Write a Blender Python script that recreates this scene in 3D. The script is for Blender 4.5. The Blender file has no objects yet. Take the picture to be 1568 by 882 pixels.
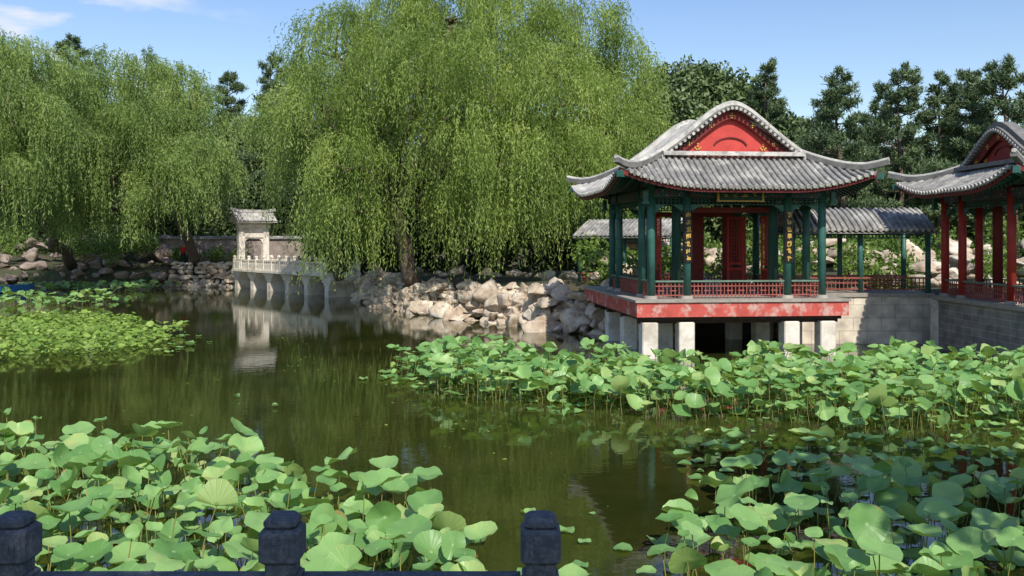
import bpy, math, numpy as np
from mathutils import Vector, Matrix
R = np.random.RandomState(7)
scn = bpy.context.scene
scn.view_settings.view_transform = 'Standard'
scn.view_settings.look = 'None'
scn.view_settings.exposure = 0
rad = math.radians

# ------------------------------------------------------------ materials
def newmat(name):
    m = bpy.data.materials.new(name); m.use_nodes = True
    nt = m.node_tree
    b = nt.nodes['Principled BSDF']
    return m, nt, b
def ramp(nt, cols):
    r = nt.nodes.new('ShaderNodeValToRGB')
    el = r.color_ramp.elements
    while len(el) < len(cols): el.new(0.5)
    for e, (p, c) in zip(el, cols):
        e.position = p; e.color = (*c, 1)
    return r
def M(name, c1, c2=None, scale=5, rough=.7, bump=.3, dist=.02, stretch=(1,1,1), lo=.35, hi=.65, spec=.3, c3=None, scale2=None):
    m, nt, b = newmat(name)
    c2 = c2 or tuple(x*.7 for x in c1)
    tc = nt.nodes.new('ShaderNodeTexCoord'); mp = nt.nodes.new('ShaderNodeMapping')
    mp.inputs['Scale'].default_value = stretch
    nt.links.new(tc.outputs['Object'], mp.inputs[0])
    n = nt.nodes.new('ShaderNodeTexNoise'); n.inputs['Scale'].default_value = scale; n.inputs['Detail'].default_value = 8
    n.inputs['Roughness'].default_value = .65
    nt.links.new(mp.outputs[0], n.inputs['Vector'])
    cols = [(lo, c1), (hi, c2)]
    r = ramp(nt, cols); nt.links.new(n.outputs['Fac'], r.inputs[0])
    out = r.outputs[0]
    if c3:
        n2 = nt.nodes.new('ShaderNodeTexNoise'); n2.inputs['Scale'].default_value = scale2 or scale*.25; n2.inputs['Detail'].default_value = 10
        n2.inputs['Roughness'].default_value = .7
        nt.links.new(mp.outputs[0], n2.inputs['Vector'])
        r2 = ramp(nt, [(.5, (0,0,0)), (.62, (1,1,1))]); nt.links.new(n2.outputs['Fac'], r2.inputs[0])
        mx = nt.nodes.new('ShaderNodeMixRGB'); nt.links.new(r2.outputs[0], mx.inputs[0]); nt.links.new(out, mx.inputs[1]); mx.inputs[2].default_value = (*c3, 1)
        out = mx.outputs[0]
    nt.links.new(out, b.inputs['Base Color'])
    b.inputs['Roughness'].default_value = rough
    b.inputs['Specular IOR Level'].default_value = spec
    if bump:
        bp = nt.nodes.new('ShaderNodeBump'); bp.inputs['Strength'].default_value = bump; bp.inputs['Distance'].default_value = dist
        nt.links.new(n.outputs['Fac'], bp.inputs['Height']); nt.links.new(bp.outputs[0], b.inputs['Normal'])
    return m
def foliage(name, dark, light, transl=.35, yellow=None):
    m, nt, b = newmat(name)
    at = nt.nodes.new('ShaderNodeAttribute'); at.attribute_name = 'rnd'
    tc = nt.nodes.new('ShaderNodeTexCoord')
    n = nt.nodes.new('ShaderNodeTexNoise'); n.inputs['Scale'].default_value = .45; n.inputs['Detail'].default_value = 3
    nt.links.new(tc.outputs['Object'], n.inputs['Vector'])
    ad = nt.nodes.new('ShaderNodeMath'); ad.operation = 'MULTIPLY_ADD'
    nt.links.new(n.outputs['Fac'], ad.inputs[0]); ad.inputs[1].default_value = 1.6; ad.inputs[2].default_value = -.55
    a2 = nt.nodes.new('ShaderNodeMath'); a2.operation = 'MULTIPLY_ADD'
    nt.links.new(at.outputs['Fac'], a2.inputs[0]); a2.inputs[1].default_value = .55; nt.links.new(ad.outputs[0], a2.inputs[2])
    cols = [(0, dark), (.8, light)]
    if yellow: cols.append((1, yellow))
    r = ramp(nt, cols); nt.links.new(a2.outputs[0], r.inputs[0])
    nt.links.new(r.outputs[0], b.inputs['Base Color'])
    b.inputs['Roughness'].default_value = .5; b.inputs['Specular IOR Level'].default_value = .3
    if transl > 0:
        t = nt.nodes.new('ShaderNodeBsdfTranslucent'); mx = nt.nodes.new('ShaderNodeMixShader'); mx.inputs[0].default_value = transl
        hs = nt.nodes.new('ShaderNodeHueSaturation'); hs.inputs['Value'].default_value = 1.5; hs.inputs['Saturation'].default_value = 1.05
        nt.links.new(r.outputs[0], hs.inputs['Color']); nt.links.new(hs.outputs[0], t.inputs[0])
        nt.links.new(b.outputs[0], mx.inputs[1]); nt.links.new(t.outputs[0], mx.inputs[2])
        nt.links.new(mx.outputs[0], nt.nodes['Material Output'].inputs[0])
    return m

m_willow = foliage('willow_leaves', (.11,.175,.035), (.32,.41,.10), .4, (.44,.49,.14))
m_willow2 = foliage('willow_leaves_b', (.10,.16,.04), (.27,.36,.10), .4, (.36,.42,.14))
m_pine = foliage('pine_needles', (.045,.085,.04), (.13,.185,.075), 0)
m_broad = foliage('broad_leaves', (.055,.095,.035), (.16,.215,.075), 0)
m_under = foliage('understory_leaves_shaded', (.02,.035,.012), (.06,.09,.025), 0)  # dark leaves: the shade behind the willows is put into this colour
m_shrub = foliage('shrub_leaves', (.05,.10,.015), (.18,.27,.05), .25)
m_bark = M('bark', (.10,.07,.05), (.18,.14,.10), 9, .9, .8, .05, (1,1,.25))
m_rock = M('rock', (.60,.49,.36), (.34,.25,.17), 3.2, .9, .9, .08, c3=(.68,.60,.48), scale2=1.3)
m_rockw = M('embankment_stone', (.62,.51,.40), (.42,.31,.22), 2.2, .9, .8, .07, c3=(.66,.60,.50), scale2=.9)
m_rockd = M('rock_shaded', (.34,.26,.21), (.17,.13,.10), 2.2, .9, .9, .09, c3=(.40,.34,.28), scale2=.9)  # darker rock: tree shade on the left bank is put into its colour
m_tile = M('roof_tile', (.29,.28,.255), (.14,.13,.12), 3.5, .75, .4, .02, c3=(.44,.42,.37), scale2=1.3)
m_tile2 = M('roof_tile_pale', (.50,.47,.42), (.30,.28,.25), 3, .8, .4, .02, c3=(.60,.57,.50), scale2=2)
m_tgrey = M('verge_tile_grey', (.22,.21,.19), (.12,.115,.105), 4, .8, .4, .02)
m_ridge = M('ridge_plaster', (.68,.65,.58), (.46,.43,.38), 2.5, .85, .5, .02, c3=(.32,.30,.27), scale2=3)
m_red = M('red_lacquer', (.42,.04,.03), (.30,.03,.022), 3, .5, .15, .01)
m_redfas = M('red_fascia', (.58,.10,.075), (.42,.07,.055), 2.5, .7, .3, .01, c3=(.55,.36,.30), scale2=2.2)
m_redgab = M('gable_red', (.60,.075,.06), (.46,.05,.04), 2, .7, .2, .01)
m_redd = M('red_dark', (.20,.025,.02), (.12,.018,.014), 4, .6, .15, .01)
m_rail = M('rail_red', (.34,.10,.075), (.22,.06,.045), 4, .65, .15, .01)
m_green = M('green_lacquer', (.03,.10,.08), (.045,.14,.11), 4, .45, .15, .01, c3=(.055,.16,.13))
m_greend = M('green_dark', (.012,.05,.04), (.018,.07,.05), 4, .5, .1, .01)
m_railg = M('rail_green', (.16,.24,.18), (.10,.17,.13), 4, .6, .1, .01)
m_gold = M('gold_paint', (.65,.42,.10), (.5,.3,.06), 8, .4, .1, .005)
m_black = M('black_lacquer', (.012,.012,.012), (.02,.02,.02), 8, .3, 0)
m_white = M('white_marble', (.80,.73,.62), (.64,.57,.47), 2, .75, .4, .02, c3=(.48,.42,.33), scale2=1.2)
m_post = M('grey_stone_shaded', (.045,.053,.066), (.08,.09,.105), 22, .8, .7, .006, c3=(.12,.125,.13), scale2=40)  # dark blue-grey: shade over the railing is put into the stone colour
m_deck = M('deck_stone', (.38,.34,.29), (.27,.24,.20), 4, .8, .3, .01)
m_wood = M('soffit_wood', (.07,.04,.028), (.04,.025,.018), 6, .8, .2, .01)
m_ground = M('ground_soil', (.10,.075,.05), (.045,.06,.025), .6, .95, .8, .08, c3=(.05,.07,.028), scale2=.2)

def blockmat(name, c1, c2, mortar, bw, bh, sc=1.0):
    m, nt, b = newmat(name)
    tc = nt.nodes.new('ShaderNodeTexCoord')
    sp = nt.nodes.new('ShaderNodeSeparateXYZ'); cb = nt.nodes.new('ShaderNodeCombineXYZ')
    nt.links.new(tc.outputs['Object'], sp.inputs[0])
    ad = nt.nodes.new('ShaderNodeMath'); ad.operation = 'ADD'
    nt.links.new(sp.outputs[0], ad.inputs[0]); nt.links.new(sp.outputs[1], ad.inputs[1])
    nt.links.new(ad.outputs[0], cb.inputs[0]); nt.links.new(sp.outputs[2], cb.inputs[1])
    br = nt.nodes.new('ShaderNodeTexBrick'); nt.links.new(cb.outputs[0], br.inputs['Vector'])
    br.inputs['Scale'].default_value = sc; br.inputs['Brick Width'].default_value = bw; br.inputs['Row Height'].default_value = bh
    br.inputs['Mortar Size'].default_value = .012; br.inputs['Color1'].default_value = (*c1,1); br.inputs['Color2'].default_value = (*c2,1); br.inputs['Mortar'].default_value = (*mortar,1)
    n = nt.nodes.new('ShaderNodeTexNoise'); n.inputs['Scale'].default_value = 2.5; n.inputs['Detail'].default_value = 10
    nt.links.new(tc.outputs['Object'], n.inputs['Vector'])
    r = ramp(nt, [(.3, (.6,.57,.55)), (.65, (1.1,1.08,1.02))]); nt.links.new(n.outputs['Fac'], r.inputs[0])
    mx = nt.nodes.new('ShaderNodeMixRGB'); mx.blend_type = 'MULTIPLY'; mx.inputs[0].default_value = 1
    nt.links.new(br.outputs['Color'], mx.inputs[1]); nt.links.new(r.outputs[0], mx.inputs[2])
    nt.links.new(mx.outputs[0], b.inputs['Base Color']); b.inputs['Roughness'].default_value = .85
    bp = nt.nodes.new('ShaderNodeBump'); bp.inputs['Strength'].default_value = .5; bp.inputs['Distance'].default_value = .02
    nt.links.new(mx.outputs[0], bp.inputs['Height']); nt.links.new(bp.outputs[0], b.inputs['Normal'])
    return m
m_block = blockmat('pale_stone_blocks', (.74,.66,.54), (.64,.57,.47), (.46,.41,.33), .9, .42)
m_brick = blockmat('grey_brick', (.24,.23,.215), (.30,.29,.27), (.42,.40,.36), .5, .2)

def paintedbeam():
    m, nt, b = newmat('painted_beam')
    tc = nt.nodes.new('ShaderNodeTexCoord')
    v = nt.nodes.new('ShaderNodeTexVoronoi'); v.inputs['Scale'].default_value = 7
    nt.links.new(tc.outputs['Object'], v.inputs['Vector'])
    r = ramp(nt, [(0, (.35,.22,.05)), (.22, (.02,.05,.13)), (.45, (.02,.09,.065)), (.66,(.18,.03,.02)), (.8,(.02,.05,.12))])
    r.color_ramp.interpolation = 'CONSTANT'
    nt.links.new(v.outputs['Distance'], r.inputs[0]); nt.links.new(r.outputs[0], b.inputs['Base Color'])
    b.inputs['Roughness'].default_value = .6
    return m
m_paint = paintedbeam()

# ------------------------------------------------------------ mesh tools
def empty(name, loc=(0,0,0), rz=0):
    o = bpy.data.objects.new(name, None); scn.collection.objects.link(o)
    o.location = loc; o.rotation_euler = (0,0,rz); return o
class MB:
    def __init__(s, name, mat, parent=None, smooth=False):
        s.n, s.m, s.p, s.s = name, mat, parent, smooth; s.v = []; s.f = []
    def add(s, vs, fs):
        o = len(s.v); s.v.extend([tuple(map(float, a)) for a in vs]); s.f.extend([tuple(i+o for i in f) for f in fs])
    def box(s, c, d, rz=0, taper=1.0):
        x,y,z = d[0]/2, d[1]/2, d[2]/2; ca, sa = math.cos(rz), math.sin(rz); vs = []
        for k, t in ((-1,1.0),(1,taper)):
            for i,j in ((-1,-1),(1,-1),(1,1),(-1,1)):
                a, b = i*x*t, j*y*t
                vs.append((c[0]+a*ca-b*sa, c[1]+a*sa+b*ca, c[2]+k*z))
        s.add(vs, [(3,2,1,0),(4,5,6,7),(0,1,5,4),(1,2,6,5),(2,3,7,6),(3,0,4,7)])
    def cbox(s, c, d, ch=.02):
        x,y,z = d[0]/2, d[1]/2, d[2]/2
        def ring(xx, yy, cc, zz):
            return [(c[0]+a, c[1]+b, c[2]+zz) for a,b in ((-xx+cc,-yy),(xx-cc,-yy),(xx,-yy+cc),(xx,yy-cc),(xx-cc,yy),(-xx+cc,yy),(-xx,yy-cc),(-xx,-yy+cc))]
        rs = [ring(x-ch,y-ch,ch,-z), ring(x,y,ch,-z+ch), ring(x,y,ch,z-ch), ring(x-ch,y-ch,ch,z)]
        vs = sum(rs, []); fs = [tuple(range(7,-1,-1)), tuple(range(24,32))]
        for k in range(3):
            for i in range(8):
                j = (i+1)%8; fs.append((k*8+i,k*8+j,k*8+8+j,k*8+8+i))
        s.add(vs, fs)
    def tube(s, pts, r, n=8, caps=True, phase=0):
        pts = [Vector(p) for p in pts]; rr = r if hasattr(r,'__len__') else [r]*len(pts)
        vs = []; prev = None
        for i,p in enumerate(pts):
            d = (pts[min(i+1,len(pts)-1)]-pts[max(i-1,0)]).normalized()
            a = Vector((0,0,1)) if abs(d.z) < .9 else Vector((1,0,0))
            if prev is not None: a = prev
            u = (a - d*a.dot(d)).normalized(); w = d.cross(u); prev = u
            for k in range(n):
                t = phase+2*math.pi*k/n
                vs.append(p+(u*math.cos(t)+w*math.sin(t))*rr[i])
        fs = []
        for i in range(len(pts)-1):
            for k in range(n):
                j = (k+1)%n; fs.append((i*n+k, i*n+j, (i+1)*n+j, (i+1)*n+k))
        if caps: fs += [tuple(range(n-1,-1,-1)), tuple((len(pts)-1)*n+k for k in range(n))]
        s.add(vs, fs)
    def bar(s, a, b, w, h): s.sweep([a,b], w, h)
    def sweep(s, pts, w, h):
        pts = [Vector(p) for p in pts]; vs = []
        for i,p in enumerate(pts):
            d = (pts[min(i+1,len(pts)-1)]-pts[max(i-1,0)]).normalized()
            side = Vector((d.y,-d.x,0))
            side = side.normalized() if side.length > 1e-4 else Vector((1,0,0))
            up = side.cross(d).normalized()
            if up.z < 0: up = -up
            for a,b in ((-1,-1),(1,-1),(1,1),(-1,1)):
                vs.append(p+side*(a*w/2)+up*(b*h/2))
        fs = []
        for i in range(len(pts)-1):
            for k in range(4):
                j = (k+1)%4; fs.append((i*4+k,i*4+j,i*4+4+j,i*4+4+k))
        e = (len(pts)-1)*4
        fs += [(3,2,1,0),(e,e+1,e+2,e+3)]
        s.add(vs, fs)
    def grid(s, P):
        a,b,_ = P.shape
        s.add(P.reshape(-1,3), [(i*b+j,i*b+j+1,(i+1)*b+j+1,(i+1)*b+j) for i in range(a-1) for j in range(b-1)])
    def done(s):
        me = bpy.data.meshes.new(s.n); me.from_pydata(s.v, [], s.f); me.update()
        if s.s: me.shade_smooth()
        me.materials.append(s.m); o = bpy.data.objects.new(s.n, me); scn.collection.objects.link(o)
        if s.p: o.parent = s.p
        return o

def fastmesh(name, V, F, mats, rnd=None, mi=None, uv=None, parent=None, smooth=False):
    Fs = F if isinstance(F, list) else [F]
    me = bpy.data.meshes.new(name)
    me.vertices.add(len(V)); me.vertices.foreach_set('co', np.asarray(V, np.float32).ravel())
    li = np.concatenate([f.ravel() for f in Fs]).astype(np.int32)
    tot = np.concatenate([np.full(len(f), f.shape[1]) for f in Fs]).astype(np.int32)
    st = np.concatenate([[0], np.cumsum(tot)[:-1]]).astype(np.int32)
    me.loops.add(len(li)); me.loops.foreach_set('vertex_index', li)
    me.polygons.add(len(tot)); me.polygons.foreach_set('loop_start', st)
    try: me.polygons.foreach_set('loop_total', tot)
    except Exception: pass
    if mi is not None: me.polygons.foreach_set('material_index', mi.astype(np.int32))
    for m in mats: me.materials.append(m)
    me.update(calc_edges=True)
    if rnd is not None:
        a = me.attributes.new('rnd', 'FLOAT', 'FACE'); a.data.foreach_set('value', rnd.astype(np.float32))
    if uv is not None:
        l = me.uv_layers.new(name='UVMap'); l.data.foreach_set('uv', uv[li].astype(np.float32).ravel())
    if smooth: me.shade_smooth()
    o = bpy.data.objects.new(name, me); scn.collection.objects.link(o)
    if parent: o.parent = parent
    return o
def unit(a): return a/np.maximum(np.linalg.norm(a, axis=-1, keepdims=True), 1e-6)
def leafquads(P, D, L, w):
    N = len(P); W = unit(np.cross(D, unit(R.normal(size=(N,3)))))
    L = np.broadcast_to(L,(N,))[:,None]; w = np.broadcast_to(w,(N,))[:,None]
    V = np.stack([P, P+D*L*.45+W*w*.5, P+D*L, P+D*L*.45-W*w*.5], 1).reshape(-1,3)
    return V, np.arange(4*N).reshape(N,4)

# ------------------------------------------------------------ world & light
sunv = np.array([.20,-.76,.82]); sunv /= np.linalg.norm(sunv)
w = bpy.data.worlds.new('World'); scn.world = w; w.use_nodes = True
nt = w.node_tree; bg = nt.nodes['Background']
sky = nt.nodes.new('ShaderNodeTexSky'); sky.sky_type = 'NISHITA'; sky.sun_disc = False
sky.sun_elevation = math.asin(sunv[2]); sky.sun_rotation = math.atan2(sunv[0], sunv[1])
sky.air_density = 1.25; sky.dust_density = .5; sky.ozone_density = 2.6
tc = nt.nodes.new('ShaderNodeTexCoord')
mp = nt.nodes.new('ShaderNodeMapping'); mp.inputs['Scale'].default_value = (5,5,16)
nt.links.new(tc.outputs['Generated'], mp.inputs[0])
cn = nt.nodes.new('ShaderNodeTexNoise'); cn.inputs['Scale'].default_value = 1.6; cn.inputs['Detail'].default_value = 8
nt.links.new(mp.outputs[0], cn.inputs['Vector'])
cr = ramp(nt, [(.52, (0,0,0)), (.66, (1,1,1))]); nt.links.new(cn.outputs['Fac'], cr.inputs[0])
dv = nt.nodes.new('ShaderNodeVectorMath'); dv.operation = 'DISTANCE'
nt.links.new(tc.outputs['Generated'], dv.inputs[0]); dv.inputs[1].default_value = tuple(unit(np.array([-.5,1,.25])))
dm = nt.nodes.new('ShaderNodeMapRange'); dm.inputs[1].default_value = .04; dm.inputs[2].default_value = .2; dm.inputs[3].default_value = 1; dm.inputs[4].default_value = .0
nt.links.new(dv.outputs['Value'], dm.inputs[0])
mu = nt.nodes.new('ShaderNodeMath'); mu.operation = 'MULTIPLY'; nt.links.new(cr.outputs[0], mu.inputs[0]); nt.links.new(dm.outputs[0], mu.inputs[1])
hs = nt.nodes.new('ShaderNodeHueSaturation'); hs.inputs['Value'].default_value = 1.16; hs.inputs['Saturation'].default_value = 1.12; hs.inputs['Hue'].default_value = .513
nt.links.new(sky.outputs[0], hs.inputs['Color'])
mxc = nt.nodes.new('ShaderNodeMixRGB'); nt.links.new(mu.outputs[0], mxc.inputs[0]); nt.links.new(hs.outputs[0], mxc.inputs[1]); mxc.inputs[2].default_value = (6.3,6.5,6.9,1)
nt.links.new(mxc.outputs[0], bg.inputs[0]); bg.inputs[1].default_value = .14
sd = bpy.data.lights.new('sun', 'SUN'); sd.energy = 5.0; sd.angle = rad(.5); sd.color = (1,.96,.88)
so = bpy.data.objects.new('sun', sd); scn.collection.objects.link(so)
so.rotation_euler = Vector(-sunv).to_track_quat('-Z','Y').to_euler()

# ------------------------------------------------------------ camera
cd = bpy.data.cameras.new('camera'); cd.lens = 31.2; cd.sensor_width = 36; cd.shift_y = -.0453; cd.clip_end = 6000; cd.clip_start = .05
co = bpy.data.objects.new('camera', cd); scn.collection.objects.link(co); co.location = (0,0,3.3); co.rotation_euler = (rad(90),0,0)
scn.camera = co

# ------------------------------------------------------------ terrain
pond = np.array([(-70,4.4),(-70,58),(-38,61),(-27,65),(-18.5,64.5),(-18,76),(-9,76),(-9,54),(-6.8,46),(-5.5,43),(-2.3,38.6),(.4,35.1),(2.7,32),(5,31.4),(9.4,30.9),(9.4,29.2),(13.4,29.2),(13.4,23),(70,23),(70,4.4)], float)
def sdist(X, Y, poly):
    P = np.stack([X,Y],-1); d = np.full(X.shape, 1e9); ins = np.zeros(X.shape, bool)
    n = len(poly)
    for i in range(n):
        a, b = poly[i], poly[(i+1)%n]; e = b-a; wv = P-a
        t = np.clip((wv@e)/(e@e), 0, 1); d = np.minimum(d, np.linalg.norm(wv-t[...,None]*e, axis=-1))
        c = ((a[1] > Y) != (b[1] > Y)); xi = (b[0]-a[0])*(Y-a[1])/(b[1]-a[1]+1e-12)+a[0]
        ins ^= c & (X < xi)
    return np.where(ins, -d, d)
def gz(X, Y):
    X = np.asarray(X, float); Y = np.asarray(Y, float)
    s = sdist(X, Y, pond)
    z = np.interp(s, [-1.2,-.2,.6,2.0], [-1.2,-.8,.9,1.45])
    hill = 6*np.clip((Y-64)/30,0,1)**1.4*(Y < 400)
    return z + np.where(s > 0, hill, 0) + np.where(s > 2, .2*np.sin(X*.7)*np.cos(Y*.5), 0)*(Y > 20)
xs = np.concatenate([[-3000,-1200,-500,-200,-120], np.arange(-80,80,.8), [120,200,500,1200,3000]])
ys = np.concatenate([[-600,-200,-60,-20], np.arange(-8,92,.8), [110,150,250,500,1200,4000]])
GX, GY = np.meshgrid(xs, ys); GZ = gz(GX, GY)
a, b = GX.shape; idx = np.arange(a*b).reshape(a,b)
F = np.stack([idx[:-1,:-1], idx[:-1,1:], idx[1:,1:], idx[1:,:-1]], -1).reshape(-1,4)
fastmesh('ground', np.stack([GX,GY,GZ],-1).reshape(-1,3), F, [m_ground], smooth=True)

def water():
    m, nt, b = newmat('pond_water')
    tc = nt.nodes.new('ShaderNodeTexCoord')
    n = nt.nodes.new('ShaderNodeTexNoise'); n.inputs['Scale'].default_value = .35; n.inputs['Detail'].default_value = 8; n.inputs['Roughness'].default_value = .65
    nt.links.new(tc.outputs['Object'], n.inputs['Vector'])
    r = ramp(nt, [(.35, (.018,.024,.004)), (.65, (.040,.042,.009))]); nt.links.new(n.outputs['Fac'], r.inputs[0])
    nt.links.new(r.outputs[0], b.inputs['Base Color'])
    b.inputs['Roughness'].default_value = .02; b.inputs['IOR'].default_value = 1.4; b.inputs['Specular IOR Level'].default_value = .65
    mp = nt.nodes.new('ShaderNodeMapping'); mp.inputs['Scale'].default_value = (1,1.6,1); nt.links.new(tc.outputs['Object'], mp.inputs[0])
    n2 = nt.nodes.new('ShaderNodeTexNoise'); n2.inputs['Scale'].default_value = 2.6; n2.inputs['Detail'].default_value = 4
    nt.links.new(mp.outputs[0], n2.inputs['Vector'])
    bp = nt.nodes.new('ShaderNodeBump'); bp.inputs['Strength'].default_value = .10; bp.inputs['Distance'].default_value = .02
    nt.links.new(n2.outputs['Fac'], bp.inputs['Height']); nt.links.new(bp.outputs[0], b.inputs['Normal'])
    return m
wb = MB('water', water()); wb.add([(-69.9,4.0,0),(69.9,4.0,0),(69.9,77,0),(-69.9,77,0)], [(0,1,2,3)]); wb.done()

# ------------------------------------------------------------ rocks
def ico(sub):
    import bmesh
    bm = bmesh.new(); bmesh.ops.create_icosphere(bm, subdivisions=sub, radius=1)
    V = np.array([v.co[:] for v in bm.verts]); F = np.array([[v.index for v in f.verts] for f in bm.faces]); bm.free(); return V, F
IV, IF = ico(3)
def rocks(name, items, mat, flat=.75):
    Vs, Fs = [], []; o = 0
    for (x,y,z,s) in items:
        v = IV.copy()
        for k in range(14):
            n = unit(R.normal(size=3)); d = R.uniform(.32,.8); t = np.maximum(0, v@n-d); v = v-t[:,None]*n
        ph = R.uniform(0,9,3)
        v *= (1+.08*np.sin(v[:,[1,2,0]]*7+ph)+.05*np.sin(v[:,[2,0,1]]*15+ph)+R.normal(0,.012,v.shape))
        sc = np.array([R.uniform(.9,1.6), R.uniform(.8,1.2), R.uniform(.5,1.0)*flat/.75])*s*1.25
        a = R.uniform(0,6.3); v = v*sc
        tl = R.uniform(-.4,.4)
        v = v@np.array([[math.cos(a),math.sin(a),0],[-math.sin(a),math.cos(a),0],[0,0,1]])@np.array([[1,0,tl],[0,1,0],[-tl,0,1]])
        Vs.append(v+[x,y,z]); Fs.append(IF+o); o += len(v)
    return fastmesh(name, np.concatenate(Vs), np.concatenate(Fs), [mat])
def along(pts, step):
    out = []
    for a,b in zip(pts[:-1], pts[1:]):
        a, b = np.array(a,float), np.array(b,float); L = np.linalg.norm(b-a); n = max(1,int(L/step))
        t = (b-a)/L
        for i in range(n): out.append((a+(b-a)*(i+R.uniform(0,1))/n, np.array([-t[1],t[0]])))
    return out
it = []
shore = [(-9.5,56),(-9,53),(-6.8,46),(-5.4,42.8),(-2.3,38.3),(.4,34.8),(2.7,31.7),(5.2,31)]
for lay,(z,off,s) in enumerate([(.0,-.2,.46),(.3,.05,.42),(.6,.25,.42),(.9,.45,.40),(1.15,.8,.36),(1.3,1.2,.3)]):
    for p,nrm in along(shore, .42):
        q = p+nrm*(off+R.uniform(-.2,.25)); it.append((q[0],q[1],z+R.uniform(-.15,.12), s*R.choice([.45,.7,1,1.3])*R.uniform(.8,1.15)))
it += [(2.2,32.0,.5,.55),(1.4,33.3,1.0,.5),(1.0,34.4,1.45,.45),(-1.0,37,1.3,.5),(-3.4,40.2,1.2,.5),(2.6,32.6,1.3,.45)]
rocks('rockery_shore', it, m_rock)
it = []
for lay,(z,off,s) in enumerate([(.1,0,.42),(.42,.08,.38),(.75,.14,.38),(1.08,.2,.36),(1.4,.28,.34),(1.68,.34,.3)]):
    for p,nrm in along([(-25,64.9),(-22,64.6),(-17.9,63.8)], .42):
        q = p+nrm*(off+R.uniform(-.06,.06)); it.append((q[0],q[1],z, s*R.uniform(.7,1.0)))
rocks('stone_embankment', it, m_rockw, .6)
it = []
for lay,(z,off,s) in enumerate([(.1,0,.6),(.8,.8,.5),(1.5,1.8,.5),(2.2,3.2,.6),(3.0,5,.7)]):
    for p,nrm in along([(-52,60),(-38,61),(-25,65)], .9):
        q = p+nrm*(off+R.uniform(-.5,.5)); it.append((q[0],q[1],z+R.uniform(-.2,.3), s*R.uniform(.4,1.1)))
rocks('rockery_bank', it, m_rockd)
it = []
for k in range(130):
    x = R.uniform(3,26); y = R.uniform(33.5,38.5); it.append((x,y,1.3+(y-33.5)*.36+R.uniform(-.1,.3),R.uniform(.2,.55)))
for k in range(25):
    x = R.uniform(-8,3); y = 46+R.uniform(-2,6)-x*.6; it.append((x,y,1.5,R.uniform(.2,.45)))
rocks('rockery_garden', it, m_rock)

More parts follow.
